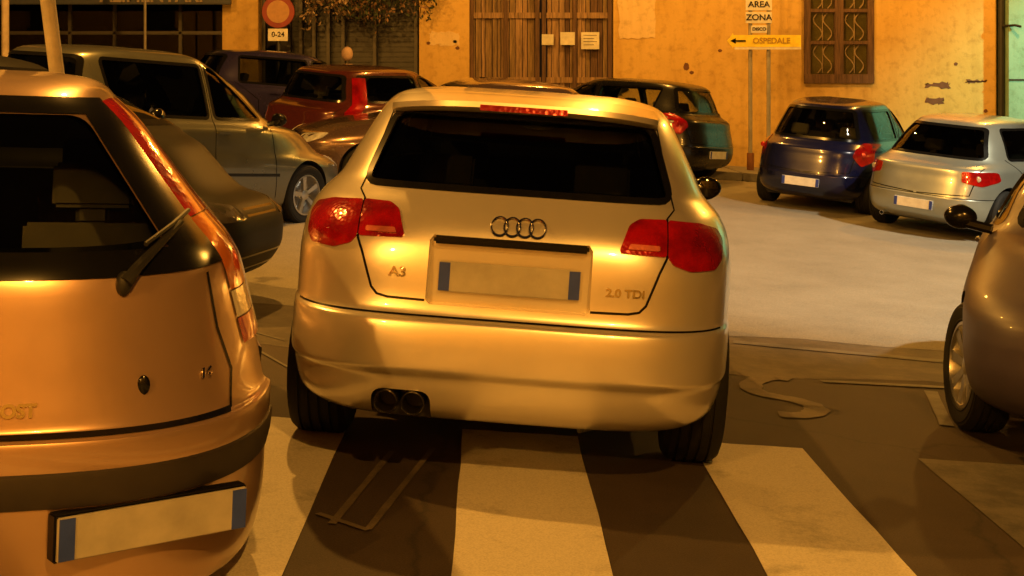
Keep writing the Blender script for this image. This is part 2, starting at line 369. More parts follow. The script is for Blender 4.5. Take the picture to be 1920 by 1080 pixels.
def car_shell(root,B,mat,M,N,wins,wheels_at,wr,cabz,extra=(),part='body'):
    """solid body, wheel wells, hollow cabin and real window openings"""
    vs,fs=loft(B,M,N); o=tmpobj(vs,fs,mat); cs=[]
    zi=B.tz(cabz)
    bt=B.at(zi); K=[]
    lowz=cabz-.38
    for z in (lowz,cabz-.1): K.append((z,bt[1]+.10,bt[2]-.16,bt[3]-.12,bt[4],bt[5]))
    top=B.k[-1][0]-.05
    for i in range(7):
        z=cabz+.01+(top-cabz-.01)*i/6; a=B.at(B.tz(z)); a2=B.at(B.tz(min(z+.03,B.k[-1][0]-.002)))
        K.append((z,a2[1]+.055,a2[2]-.055,max(a2[3]-.05,.05),a[4],a[5]))
    CB=Body(K,B.yc); v2,f2=loft(CB,16,72); cs.append(tmpobj(v2,f2,CABIN))
    for kind,poly,r in wins:
        p=roundpoly(poly,r,5,.08)
        if kind=='rear': y=min(B.rear(q.x,q.y) for q in p); y2=max(B.rear(q.x,q.y) for q in p); v,f=prism(p,'Y',y-.2,y2+.10); cs.append(tmpobj(v,f,TRIM))
        elif kind=='front': y=max(B.front(q.x,q.y) for q in p); y2=min(B.front(q.x,q.y) for q in p); v,f=prism(p,'Y',y2-.10,y+.2); cs.append(tmpobj(v,f,TRIM))
        else:
            for s in (-1,1): v,f=prism(p,'X',s*.18,s*1.15); cs.append(tmpobj(v,f,TRIM))
    w=MB(); wv=B.at(B.tz(.5))[3]
    for y in wheels_at:
        for s in (-1,1):
            c=MB(); R=wr+.045; c.lathe([(.001,s*(wv-.27)),(R,s*(wv-.27)),(R,s*(wv+.2)),(.001,s*(wv+.2))],48,'X',Matrix.Translation((0,y,wr)))
            cs.append(tmpobj(c.v,c.f,BLACK)); cc=cs[-1]; bm=bmesh.new(); bm.from_mesh(cc.data); bmesh.ops.remove_doubles(bm,verts=bm.verts,dist=.002); bmesh.ops.recalc_face_normals(bm,faces=bm.faces); bm.to_mesh(cc.data); bm.free()
    for v,f,m in extra: cs.append(tmpobj(v,f,m))
    me=cut(o,cs); return me
def split(me,pred,root,name,rest):
    """the faces that meet pred become a part of their own"""
    a=me.copy()
    for m_,keep in ((a,True),(me,False)):
        bm=bmesh.new(); bm.from_mesh(m_); bmesh.ops.delete(bm,geom=[f for f in bm.faces if pred(f.calc_center_median())!=keep],context='FACES'); bm.to_mesh(m_); bm.free()
    return obj(rest,me,None,root),obj(name,a,None,root)
PRE=len(bpy.data.objects)
# ================================================================ hero car: gold estate-back hatch
P_GOLD=paint('gold_silver_paint',(.72,.67,.58),.66,.28,.9,.04)
def build_gold():
    x,y,z,rz,rl=GOLD_POSE; B=GOLD; R=Surf(B,'rear'); root=empty('parked_car',(x,y,z),rz,rl)
    tag(root,'gold silver hatchback with four rings on its tailgate, above the zebra crossing','car',kind='thing')
    win=[(-.592,1.088),(-.512,1.372),(.512,1.372),(.592,1.088)]
    sidef=[(1.66,1.10),(1.66,1.385),(2.12,1.385),(2.78,1.12)]; sider=[(.90,1.12),(1.00,1.33),(1.12,1.385),(1.58,1.385),(1.58,1.10)]
    wind=[(-.60,1.12),(-.50,1.41),(.50,1.41),(.60,1.12)]
    rec=[Vector(p) for p in [(-.300,.690),(-.300,.905),(-.285,.925),(.285,.925),(.300,.905),(.300,.690),(.285,.675),(-.285,.675)]]
    v,f=prism(rec,'Y',-.2,.128)
    ex=[Vector(p) for p in roundpoly([(-.475,.20),(-.475,.36),(-.255,.36),(-.255,.20)],.05,5,.03)]; v2,f2=prism(ex,'Y',-.2,.16)
    me=car_shell(root,B,P_GOLD,100,300,[('rear',win,.05),('side',sidef,.04),('side',sider,.05),('front',wind,.05)],(.83,3.41),.335,1.06,[(v,f,P_GOLD),(v2,f2,BLACK)])
    body,bump_=split(me,lambda c:c.z<.6385 and c.y<.50 and not(abs(c.x)<.31 and c.z>.66),root,'rear_bumper','body')
    for n_,Sf,p,r in (('rear_window',R,win,.05),('windscreen',Surf(B,'front'),wind,.05)):
        g=patch(n_,Sf,inset_l(p,-.02),-.012,GLASS,root,r,0,.06); frame('window_seal',Sf,p,.012,.002,TRIM,g,r,.012)
    for s in (-1,1):
        for p in (sidef,sider):
            Sd=Surf(B,'side',s); g=patch('side_window',Sd,inset_l(p,-.02),-.012,GLASS,root,.05,0,.08); frame('window_seal',Sd,p,.012,.002,TRIM,g,.05,.012)
    # spoiler lip over the glass with the high brake light
    sp=MB(); sec=[]
    for i in range(41):
        u=-1+i/20; X=u*.535; drop=-.028*abs(u)**3
        yb=B.rear(X,1.375); yt=B.rear(X*.97,1.452)
        sec.append([(X,yb+.03,1.378+drop),(X,yb-.055,1.388+drop),(X,yb-.075,1.402+drop),(X,yb-.07,1.424+drop),(X*.99,(yb+yt)/2-.03,1.446+drop*.6),(X*.97,yt+.03,1.457+drop*.3)])
    vs=[p for s_ in sec for p in s_]; fs=[(i*6+k,i*6+k+1,(i+1)*6+k+1,(i+1)*6+k) for i in range(40) for k in range(5)]+[(0,1,2,3,4,5),tuple(240+k for k in range(6))[::-1]]
    sp.add(vs,fs); so=sp.build('spoiler',P_GOLD,root,ang=50)
    bl=MB(); yy=B.rear(0,1.375)-.079
    for i in range(16):
        a=-.172+i*.0215; b=a+.0215; ya=B.rear(a,1.375)-.0775; yb2=B.rear(b,1.375)-.0775
        bl.add([(a,ya-.004,1.389),(b,yb2-.004,1.389),(b,yb2+.002,1.412),(a,ya+.002,1.412),(a,ya+.02,1.389),(b,yb2+.02,1.389)],[(0,1,2,3),(0,4,5,1)])
    bl.build('brake_light',REDL,so)
    # tail lamps: outer piece on the wing, inner piece on the tailgate
    for s in (-1,1):
        o1=[(s*.5735,1.024),(s*.700,1.014),(s*.775,.992),(s*.797,.955),(s*.790,.885),(s*.760,.852),(s*.66,.848),(s*.595,.870),(s*.5735,.898)]
        o2=[(s*.5685,1.025),(s*.466,1.024),(s*.428,1.002),(s*.396,.918),(s*.400,.905),(s*.5685,.898)]
        t=patch('taillight',R,o1,.006,REDL,root,.012,.03,.03,.003,.015)
        t=patch('taillight',R,o2,.006,REDL,root,.012,.03,.03,.003,.015)
        strip_=patch('reverse_light',R,[(s*.424,.917),(s*.54,.915),(s*.54,.932),(s*.432,.935)],.015,lens_pink,t,.006,.008,.03,0,.012)
    # shut lines
    strips('shut_line',TRIM,body,[(R,[(s*.571,1.03),(s*.571,.895),(s*.546,.840),(s*.503,.722),(s*.480,.698),(s*.44,.690),(s*.302,.688)],.009) for s in (-1,1)]+
      [(R,[(s*.571,1.03),(s*.60,1.06),(s*.555,1.25),(s*.53,1.38)],.006) for s in (-1,1)]+[(R,[(-.80,.634),(.80,.634)],.006)])
    hd=MB(); hd.box(-.285,.285,.085,.12,.895,.925); hd.build('tailgate_handle',TRIM,root,bevel=.008)
    # rings
    rg=MB()
    for i in range(4):
        c=(.028-.0665+i*.0465-.010,.9665); 
        prof=[];n=36
        vs=[];fs=[]
        for k in range(n):
            t=2*pi*k/n
            for q in range(6):
                a=2*pi*q/6; rr=.0305+.0042*cos(a); X=c[0]+rr*cos(t);Z=c[1]+rr*sin(t); vs.append(R.at(X,Z,.006+.004*sin(a)))
            for q in range(6): fs.append((k*6+q,k*6+(q+1)%6,((k+1)%n)*6+(q+1)%6,((k+1)%n)*6+q))
        rg.add(vs,fs)
    rg.build('ring_badge',CHROME,root)
    for txt,cx,cz,sz in (('A3',-.408,.782,.048),('2.0 TDI',.425,.762,.040)):
        me=text_mesh(txt,sz,.002,.0012)
        for v_ in me.vertices:
            X=cx+v_.co.x*1.15;Z=cz+v_.co.y; p=R.at(X,Z,.004+v_.co.z); v_.co=p
        obj('lettering_badge',me,CHROME,root,False)
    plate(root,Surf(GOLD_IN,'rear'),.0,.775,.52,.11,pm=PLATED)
    # twin exhaust
    for xx in (-.415,-.318):
        e=MB(); e.lathe([(.036,.20),(.036,.035),(.040,.030),(.0435,.035),(.0435,.22)],28,'Y',Matrix.Translation((xx,0,.315))); e.build('exhaust_pipe',plain('exhaust_steel',(.09,.085,.08),.25,.9),root)
    wheels(root,.872,(.83,3.41),.335,.225,7,ALLOY)
    for s in (-1,1): mirror(root,.85,2.72,1.03,s,TRIM,.78)
    u=MB(); u.box(-.62,.62,.42,3.9,.24,.34); u.box(-.30,.1,.30,.6,.22,.36); u.build('underbody',BLACK,root,bevel=.03)
    tw=MB(); tw.tube([(.30,.25,.26),(.30,.33,.20),(.38,.36,.22)],.014,8); tw.build('towing_eye',plain('steel',(.2,.19,.18),.4,.8),root)
    for s in (-1,1):
        ra=MB(); ra.tube([(s*.555,.95,1.425),(s*.545,1.3,1.437),(s*.54,1.9,1.437),(s*.53,2.2,1.42)],.010,8); ra.build('roof_rail',TRIM,root)
    seats(root,B,1.95,1.02); 
    sh=MB(); sh.box(-.52,.52,.42,.95,1.045,1.06); sh.build('parcel_shelf',CABIN,root)
    im=MB(); im.sphere((0.02,2.15,1.33),.05,8,(2.2,.5,.7)); im.build('inner_mirror',CHROME,root)
    for s in (-1,1): strips('door_seam',TRIM,body,[(Surf(B,'side',s),pth,.007) for pth in ([(1.62,1.42),(1.62,.36)],[(2.80,1.08),(2.86,.36)],[(.92,1.1),(1.16,.85),(1.18,.36)])])
    return root
def inset_l(p,d): return [tuple(q) for q in inset([Vector(a) for a in p],d)]
lens_pink=lens('pale_red_lens',(.7,.18,.12),50)
GOLD_IN=Body([(k[0],k[1]+.047 if k[0]>.5 else k[1],k[2],k[3],k[4],k[5]) for k in GOLD.k],GOLD.yc)
build_gold()
# ================================================================ near left hatch with pillar lights
P_ORG=paint('copper_paint',(.54,.36,.24),.62,.28,.8,.05)
def build_hatch():
    x,y,z,rz,rl=HATCH_POSE; B=HATCH; R=Surf(B,'rear'); root=empty('parked_car',(x,y,z),rz,rl)
    tag(root,'copper hatchback with tall red lights up its rear pillar, cut by the left edge','car')
    win=[(-.545,.950),(-.31,1.30),(.31,1.30),(.545,.950)]
    sidef=[(1.45,1.0),(1.45,1.31),(2.0,1.31),(2.65,1.02)]; sider=[(.80,1.02),(.95,1.30),(1.38,1.31),(1.38,1.0)]
    wind=[(-.50,1.0),(-.30,1.34),(.30,1.34),(.50,1.0)]
    me=car_shell(root,B,P_ORG,90,260,[('rear',win,.05),('side',sider,.05),('side',sidef,.05),('front',wind,.05)],(.95,3.0),.29,.98)
    body,_=split(me,lambda c:c.z<.503 and c.y<.45,root,'rear_bumper','body')
    for n_,Sf,p in (('rear_window',R,win),('windscreen',Surf(B,'front'),wind)):
        g=patch(n_,Sf,inset_l(p,-.03),-.004,GLASSC,root,.05,0,.05)
    kx0=[(1.345,.335,.035),(1.28,.375,.05),(1.15,.475,.055),(1.0,.575,.065),(.94,.630,.07),(.88,.668,.075)]
    def xo(z_):
        z_=min(max(z_,.88),1.345)
        for j in range(5):
            if kx0[j][0]>=z_>=kx0[j+1][0]:
                u=(kx0[j][0]-z_)/(kx0[j][0]-kx0[j+1][0]); a_=kx0[j][1]+(kx0[j+1][1]-kx0[j][1])*u; b_=kx0[j][2]+(kx0[j+1][2]-kx0[j][2])*u
                return B.at(B.tz(z_))[3]*.995-(.056+.02*min(max((1.34-z_)/.4,0),1))+.004
    vs=[];fs=[]; zs=[.885,.90,.92,.935,.95]+[.95+.35*k/16 for k in range(1,17)]+[1.315,1.33,1.345]
    for z_ in zs:
        h=.545+(.31-.545)*min(max((z_-.95)/.35,0),1); o_=max(xo(z_),h+.01)
        for k in range(33):
            X=-o_+(o_-h)*k/6 if k<=6 else (h+(o_-h)*(k-26)/6 if k>=26 else -h+2*h*(k-6)/20); vs.append(R.at(X,z_,.005))
    for i_ in range(len(zs)-1):
        for k in range(32):
            if 6<=k<26 and .949<zs[i_]<1.299: continue
            fs.append((i_*33+k,i_*33+k+1,(i_+1)*33+k+1,(i_+1)*33+k))
    obj('window_surround',mesh(vs,fs),TRIM,g)
    for s in (-1,1):
        for p in (sidef,sider): Sd=Surf(B,'side',s); g=patch('side_window',Sd,inset_l(p,-.02),-.008,GLASSC,root,.05,0,.08)
    # tall pillar lamps, following the corner of the body
    for s in (-1,1):
        secs=[(1.30,.36,.055),(1.22,.405,.075),(1.12,.47,.085),(1.02,.545,.09),(.95,.60,.09),(.89,.645,.085)]
        def lampseg(name,zs,mat,par=None):
            vs=[];fs=[];n=5
            for z_,x0,wd in zs:
                w_=B.at(B.tz(z_))[3]; x1=w_*.995; x0=x1-(.056+.02*min(max((1.34-z_)/.4,0),1))
                for k in range(n):
                    a=x0+(x1-x0)*k/(n-1); vs.append(R.at(s*a,z_,.004+.014*sin(pi*k/(n-1))**.5))
            for i in range(len(zs)-1):
                for k in range(n-1): fs.append((i*n+k,i*n+k+1,(i+1)*n+k+1,(i+1)*n+k))
            me_=mesh(vs,fs); bm=bmesh.new(); bm.from_mesh(me_); bmesh.ops.recalc_face_normals(bm,faces=bm.faces); bm.to_mesh(me_); bm.free()
            return obj(name,me_,mat,par or root)
        def interp(z0,z1,n=14):
            out=[]
            kx=[(1.345,.335,.035),(1.28,.375,.05),(1.15,.475,.055),(1.0,.575,.065),(.94,.630,.07),(.88,.668,.075),(.73,.712,.078),(.64,.735,.08)]
            for i in range(n+1):
                z_=z0+(z1-z0)*i/n
                for j in range(len(kx)-1):
                    if kx[j][0]>=z_>=kx[j+1][0]:
                        u=(kx[j][0]-z_)/(kx[j][0]-kx[j+1][0]); out.append((z_,kx[j][1]+(kx[j+1][1]-kx[j][1])*u,kx[j][2]+(kx[j+1][2]-kx[j][2])*u)); break
            return out
        t=lampseg('taillight',interp(1.335,1.01),REDL2); lampseg('indicator_lens',interp(1.006,.80),AMBL,t); lampseg('reverse_lens',interp(.796,.72,6),CLRL,t); lampseg('reflector',interp(.716,.645,6),REDL2,t)
    # shade strip on bumper, lid seam, lock, wiper, lettering
    k=MB(); vs=[];fs=[]; prof=[(.330,.0),(.333,.006),(.345,.009),(.41,.009),(.420,.006),(.424,.0)]
    for i in range(61):
        X=-.885+i*1.77/60
        for z_,o_ in prof: vs.append(R.at(X,z_,o_))
    for i in range(60):
        for q in range(5): fs.append((i*6+q,i*6+q+1,(i+1)*6+q+1,(i+1)*6+q))
    k.add(vs,fs); k.build('bumper_shade_strip',plain('shadow_brown',(.03,.024,.02),.5),root)  # brown-black band paints in the matte, shaded zone below the bumper top
    strips('shut_line',TRIM,body,[(R,[(-.73,.508),(.73,.508)],.010)]+[(R,[(s*.73,.508),(s*.735,.60),(s*.69,.72),(s*.66,.87)],.007) for s in (-1,1)])
    m=MB(); c=R.at(.487,.610,.002); m.sphere(tuple(c),.022,8,(.8,.4,1.2)); m.build('boot_lock',TRIM,root)
    m=MB(); a=R.at(.425,.868,.0); n_=R.N(.425,.868); m.sphere(tuple(a+n_*.01),.026,8,(.8,.8,1.3)); m.tube([a+n_*.025,R.at(.45,.90,.035),R.at(.56,.99,.035)],[.020,.014,.008],8)
    w_=m.build('wiper',BLACK,root); m=MB(); m.tube([R.at(.47,.95,.03),R.at(.54,.99,.03),R.at(.59,1.02,.025)],.007,6); m.build('wiper_blade',BLACK,w_)
    me=text_mesh('FOCOST',.045,.002,.002)
    for v_ in me.vertices: v_.co=R.at(.140+v_.co.x,.567+v_.co.y,.004+v_.co.z)
    obj('lettering_badge',me,CHROME,root,False)
    me=text_mesh('16',.035,.002,.0012)
    for v_ in me.vertices: v_.co=R.at(.655+v_.co.x,.612+v_.co.y,.004+v_.co.z)
    obj('lettering_badge',me,CHROME,root,False)
    p=R.P(.52,.27); nn=R.N(.50,.27); M=Matrix.Translation(p+nn*.022)@Matrix.Rotation(math.atan2(nn.x,-nn.y),4,'Z')
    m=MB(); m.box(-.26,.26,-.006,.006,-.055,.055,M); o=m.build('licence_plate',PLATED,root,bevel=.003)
    for s in (-1,1): b=MB(); b.box(s*.257-(s>0)*.04,s*.257+(s<0)*.04,-.0095,-.006,-.052,.052,M); b.build('plate_band',BLUE,o)
    m=MB(); m.box(-.265,.265,.006,.05,-.06,.06,M); m.build('plate_mount',TRIM,root,bevel=.004)
    wheels(root,.70,(.95,3.0),.29,.17,6,ALLOY)
    mirror(root,.70,2.45,.96,-1,TRIM,.9)
    u=MB(); u.box(-.6,.6,.35,3.4,.17,.28); u.build('underbody',BLACK,root,bevel=.03)
    seats(root,B,1.75,.98)
    return root
build_hatch()
# ================================================================ the other parked cars
def hk(L,Wd,H,belt,rb,rt,cowl,wt,rw,nr=4.5,nf=3.6,nose=.68):
    n5=nf+1.4
    return Body([(.17,.30,L-.3,Wd*.80,nr,n5),(.22,.12,L-.14,Wd*.93,nr,n5),(.30,.035,L-.05,Wd*.975,nr,n5),(.42,.0,L,Wd*.995,nr,n5),(.50,.0,L,Wd,nr,n5),(.515,.008,L,Wd,nr,n5),(.60,.03,L-.02,Wd,nr,n5),
     (nose,.05,L-.09,Wd*.995,nr,nf+.8),(nose+.07,.07,L-.28,Wd*.985,nr,nf+.2),(belt-.09,.09,L-.55,Wd*.97,nr,nf*.9),(belt-.03,rb*.75,(L-.5+cowl)/2-.05,Wd*.94,nr*.96,nf*.9),(belt+.01,rb,cowl,Wd*.905,nr*.95,nf),
     ((belt+H)/2-.02,(rb+rt)/2,(cowl+wt)/2+.06,(Wd*.89+rw)/2,nr*.92,nf*1.05),(H-.11,rt,wt+.08,rw,nr*.9,nf),(H-.055,rt+.10,wt-.06,rw*.94,nr*.85,nf*.95),(H-.022,rt+.32,wt-.25,rw*.80,3.3,3.2),(H,rt+.62,wt-.45,rw*.42,2.8,2.8)],L*.42)
def gen(label,pose,L,Wd,H,belt,rb,rt,cowl,wt,rw,col,lights='corner',spokes=5,wr=.30,nr=4.5,group=None,glassm=None,trimplate=True,seat=True,ax=None,rail=False):
    gm=glassm or GLASS
    B=hk(L,Wd,H,belt,rb,rt,cowl,wt,rw,nr); R=Surf(B,'rear');F=Surf(B,'front')
    x,y,rz=pose; yaw=rz
    cx=x-sin(yaw)*L*.45; cy=y+cos(yaw)*L*.45
    z=rise(cy); root=empty('parked_car',(x,y,z-.0),rz,0)
    slope=.065 if 14<cy<21 else 0
    if slope:      # sit on the rising street
        nrm=Vector((0,-slope,1)).normalized(); ax_=Vector((0,0,1)).cross(nrm); q=Matrix.Rotation(math.atan(slope),4,'X')
        piv=Matrix.Translation((cx,cy,z)); root.matrix_world=piv@q@piv.inverted()@root.matrix_world
    tag(root,label,'car',group)
    axl=ax or (.70,L-.82); zb=belt+.045;zt=H-.125
    wb=B.at(B.tz(zb))[3];wtp=B.at(B.tz(zt))[3]
    win=[(-wb*.80,zb),(-wtp*.80,zt),(wtp*.80,zt),(wb*.80,zb)]; yb=L*.47
    sidef=[(yb+.04,zb-.01),(yb+.04,zt),(wt-.02,zt),(cowl-.42,zb-.01)]; sider=[(rb+.52,zb),(rt+.30,zt),(yb-.04,zt),(yb-.04,zb-.01)]
    wnd=[(-wb*.82,zb),(-wtp*.80,zt+.015),(wtp*.80,zt+.015),(wb*.82,zb)]
    me=car_shell(root,B,col,54,150,[('rear',win,.05),('side',sidef,.04),('side',sider,.05),('front',wnd,.05)],axl,wr,belt+.02)
    body=obj('body',me,None,root)
    g=patch('rear_window',R,inset_l(win,-.02),-.01,gm,root,.05,0,.09); frame('window_seal',R,win,.012,.003,TRIM,g,.05,.02)
    g=patch('windscreen',F,inset_l(wnd,-.02),-.01,gm,root,.05,0,.12); frame('window_seal',F,wnd,.012,.003,TRIM,g,.05,.02)
    for s in (-1,1):
        Sd=Surf(B,'side',s)
        for p in (sidef,sider): g=patch('side_window',Sd,inset_l(p,-.02),-.01,gm,root,.05,0,.12); frame('window_seal',Sd,p,.012,.003,TRIM,g,.05,.018)
    wl=B.at(B.tz(.78))[3]
    for s in (-1,1):
        if lights=='corner': poly=[(s*wl*.60,belt-.10),(s*wl*.92,belt-.09),(s*wl*.95,belt-.20),(s*wl*.85,belt-.26),(s*wl*.62,belt-.22)]
        elif lights=='pillar': poly=[(s*wb*.86,zt-.02-(.0)),(s*wb*.93,zt-.10),(s*wl*.95,belt-.05),(s*wl*.95,.62),(s*wl*.82,.62),(s*wl*.84,belt)]
        else: poly=[(s*wl*.78,belt+.02),(s*wl*.93,belt),(s*wl*.96,belt-.22),(s*wl*.86,belt-.28),(s*wl*.74,belt-.15)]
        if lights=='pillar':
            vs=[];fs=[];n=4;zs=[zt-.02-(zt-.02-.66)*i/14 for i in range(15)]
            for z_ in zs:
                w_=B.at(B.tz(z_))[3]
                for k in range(n): vs.append(R.at(s*w_*(.88+.08*k/(n-1)),z_,.004+.01*sin(pi*k/(n-1))))
            for i in range(14):
                for k in range(n-1): fs.append((i*n+k,i*n+k+1,(i+1)*n+k+1,(i+1)*n+k))
            obj('taillight',mesh(vs,fs),REDL,root)
        else:
            t=patch('taillight',R,poly,.006,REDL,root,.025,.02,.06,.006); c=R.at(sum(p[0] for p in poly)/len(poly),sum(p[1] for p in poly)/len(poly),.012); q=MB(); q.sphere(tuple(c),.035,7,(1,.4,1)); q.build('bulb_reflector',CLRL if lights=='corner' else REDL2,t)
        wf=B.at(B.tz(.66))[3]; hp=[(s*wf*.42,.60),(s*wf*.44,.68),(s*wf*.74,.72),(s*wf*.80,.66),(s*wf*.72,.59)]
        t=patch('headlight',F,hp,.004,CLRL,root,.03,.02,.06,.006)
    strips('shut_line',TRIM,body,[(R,[(s*wl*.80,belt-.05),(s*wl*.74,.56),(s*.02,.53)],.010) for s in (-1,1)]+[(R,[(-Wd*.93,.52),(Wd*.93,.52)],.008)])
    for s in (-1,1):
        Sd=Surf(B,'side',s)
        strips('door_seam',TRIM,body,[(Sd,pth,.009) for pth in ([(yb,zt+.03),(yb,.30)],[(cowl-.35,belt),(cowl-.28,.30)],[(rb+.45,zb),(1.10,.75),(1.12,.30)])])
        strips('side_moulding',TRIM,body,[(Sd,[(1.2,.55),(L-1.3,.53)],.03)])
    strips('front_grille',TRIM,body,[(F,[(-wf*.55,.33),(wf*.55,.33)],.10),(F,[(-wf*.35,.64),(wf*.35,.64)],.05)])
    for s in (-1,1):
        for yy in (yb+.10,1.35): h=MB(); p=Surf(B,'side',s).at(yy,belt-.10,.012); h.box(p.x-.012,p.x+.012,yy-.08,yy+.08,p.z-.012,p.z+.012); h.build('door_handle',col,root,bevel=.006)
    plate(root,R,0,.40 if lights!='pillar' else .45,.50,.11)
    if L>4: 
        e=MB(); e.lathe([(.022,.2),(.022,.02),(.027,.02),(.027,.22)],16,'Y',Matrix.Translation((-.42,-.0,.22))); e.build('exhaust_pipe',CHROME,root)
    wheels(root,Wd-.035,axl,wr,.19,spokes,ALLOY)
    for s in (-1,1): mirror(root,Wd*.93,cowl-.38,belt+.05,s,TRIM,.82)
    u=MB(); u.box(-.6,.6,.35,L-.4,.16,.26); u.build('underbody',BLACK,root,bevel=.02)
    if seat: seats(root,B,L*.45,belt+.02)
    return root,B
DIML=lens('smoky_lens',(.10,.09,.08),45)
PG='cars parked along the far side of the street'
P_MATT=plain('dusty_black_paint',(.006,.006,.006),.5,0,0,.12); P_DARK=paint('near_black_paint',(.008,.008,.008),.0,.25,.25,.3); P_GREEN=paint('grey_green_paint',(.14,.145,.12),.6,.26,.9); P_PURP=paint('plum_paint',(.035,.03,.11),.4,.22,1)
P_RED=paint('maroon_paint',(.09,.018,.010),.3,.22,1); P_BROWN=paint('bronze_paint',(.16,.10,.07),.6,.22,1); P_BLUE=paint('navy_paint',(.006,.008,.045),.2,.22,.6); P_SILV=paint('silver_paint',(.40,.45,.43),.7,.3,.8); P_MAUVE=paint('dark_mauve_paint',(.05,.042,.075),.0,.42,.08,.04)
r_a,_=gen('near black car whose curved nose pokes out between the copper hatchback and the gold one',(-5.25,9.25,-radians(97)),3.78,.83,1.52,1.10,.30,.55,3.05,2.1,.55,P_MATT)
for o_ in list(r_a.children):
    if o_.name.startswith('headlight'): o_.data.materials[0]=DIML
gen('grey green people carrier with a pale roof, behind the leaning pole',(-4.55,12.0,-radians(32)),4.2,.86,1.69,1.04,.28,.46,3.15,2.15,.57,P_GREEN,'tall',5,.315,group=PG)
gen('plum coloured car mostly hidden, its roof showing above the maroon hatchback',(-5.1,20.7,-radians(62)),4.1,.85,1.50,.95,.30,.55,3.0,2.2,.58,P_PURP,'corner',5,.30,group=PG)
gen('maroon hatchback with a red light strip up its rear pillar, left of the gold car',(-3.0,18.7,-radians(38)),3.95,.84,1.43,.93,.28,.42,2.9,2.1,.57,P_RED,'pillar',5,.30,group=PG,glassm=GLASSC)
gen('bronze car facing left, its shiny roof showing behind the gold car',(1.35,18.6,radians(107)),4.25,.86,1.45,.92,.32,.60,3.0,2.15,.58,P_BROWN,'corner',5,.30,group=PG)
gen('black small hatchback turned away to the left, parked beside the plank gates',(3.05,20.2,radians(52)),3.75,.83,1.45,.95,.22,.38,2.85,2.1,.58,P_DARK,'tall',5,.30,group=PG,glassm=GLASSC)
gen('navy blue small car with a bright white number plate, parked under the grilled window',(3.80,18.0,-radians(32)),3.6,.81,1.46,.92,.24,.42,2.7,1.95,.55,P_BLUE,'tall',6,.28,nr=3.8,group=PG,glassm=GLASSC)
gen('silver hatchback in white light at the right, its red lights wide apart',(4.84,16.5,-radians(45)),4.18,.87,1.44,.93,.30,.62,3.0,2.15,.58,P_SILV,'corner',6,.31,group=PG)
r_,B_=gen('dark mauve car facing the camera at the right edge',(4.26,9.47,radians(158)),4.1,.87,1.43,.93,.28,.50,2.95,2.1,.58,P_MAUVE,'corner',8,.31)
for o_ in list(r_.children):
    if o_.name.startswith('wheel') and o_.location.y>2: o_.rotation_euler.z+=radians(20)   # front wheels turned
    if o_.name.startswith('headlight'): bpy.data.objects.remove(o_)
# emblem on the silver car
# ================================================================ ground, markings
def asphalt(nm='asphalt',k=1.0):
    m,n,b=nodes(nm); t=noise_tex(n,1.1,8,.7); t2=noise_tex(n,160,3,.6); r=ramp(n,t.outputs[0],[(.3,(.032,.020,.014)),(.55,(.046,.030,.021)),(.75,(.064,.045,.033))] if k==1 else [(.25,[.17,.155,.125]),(.5,[.225,.205,.165]),(.75,[.27,.247,.20])])
    r2=ramp(n,t2.outputs[0],[(.35,(.55,.55,.55)),(.65,(1.25,1.25,1.25))]); mx=n.nodes.new('ShaderNodeMixRGB'); mx.blend_type='MULTIPLY'; mx.inputs[0].default_value=1; link(n,r.outputs[0],mx.inputs[1]); link(n,r2.outputs[0],mx.inputs[2])
    # a network of fine cracks
    tc=n.nodes.new('ShaderNodeTexCoord'); v=n.nodes.new('ShaderNodeTexVoronoi'); v.feature='DISTANCE_TO_EDGE'; v.inputs['Scale'].default_value=.55; v.inputs['Randomness'].default_value=1
    dn=noise_tex(n,2.5,4); ad=n.nodes.new('ShaderNodeMixRGB'); ad.inputs[0].default_value=.25; link(n,tc.outputs['Object'],ad.inputs[1]); link(n,dn.outputs['Color'],ad.inputs[2]); link(n,ad.outputs[0],v.inputs['Vector'])
    cr=ramp(n,v.outputs[0],[(.0,(.45,.45,.45)),(.008,(1,1,1))]); m2=n.nodes.new('ShaderNodeMixRGB'); m2.blend_type='MULTIPLY'; m2.inputs[0].default_value=1; link(n,mx.outputs[0],m2.inputs[1]); link(n,cr.outputs[0],m2.inputs[2])
    link(n,(mx if k>1 else m2).outputs[0],b.inputs[0]); b.inputs['Roughness'].default_value=.72; bump(n,t2.outputs[0],b,.5,.006); return m
def roadpaint(name,c,wear=.5):
    m,n,b=nodes(name); t=noise_tex(n,3.0,9,.72); t2=noise_tex(n,150,3,.6); ra=ramp(n,t.outputs[0],[(wear-.12,[x*.55 for x in c]),(wear+.04,c)])
    r2=ramp(n,t2.outputs[0],[(.30,(.72,.72,.72)),(.6,(1,1,1))]); mx=n.nodes.new('ShaderNodeMixRGB'); mx.blend_type='MULTIPLY'; mx.inputs[0].default_value=1; link(n,ra.outputs[0],mx.inputs[1]); link(n,r2.outputs[0],mx.inputs[2]); link(n,mx.outputs[0],b.inputs[0])
    b.inputs['Roughness'].default_value=.65; bump(n,t2.outputs[0],b,.35,.004); return m
ASPH=asphalt(); WPAINT=roadpaint('white_road_paint',(.60,.56,.47),.42); OLDP=roadpaint('old_road_paint',(.15,.14,.12),.52)
vs=[];fs=[]; xs=[-80,-50,-30]+[-20+i*2 for i in range(21)]+[30,50,80]; ys=[-80,-50,-30,-20]+[-14+i*1.0 for i in range(50)]+[45,60,90]
for y in ys:
    for x in xs: vs.append((x,y,rise(y)))
nx=len(xs)
for j in range(len(ys)-1):
    for i in range(nx-1): fs.append((j*nx+i,j*nx+i+1,(j+1)*nx+i+1,(j+1)*nx+i))
tag(obj('road',mesh(vs,fs),ASPH),kind='structure')
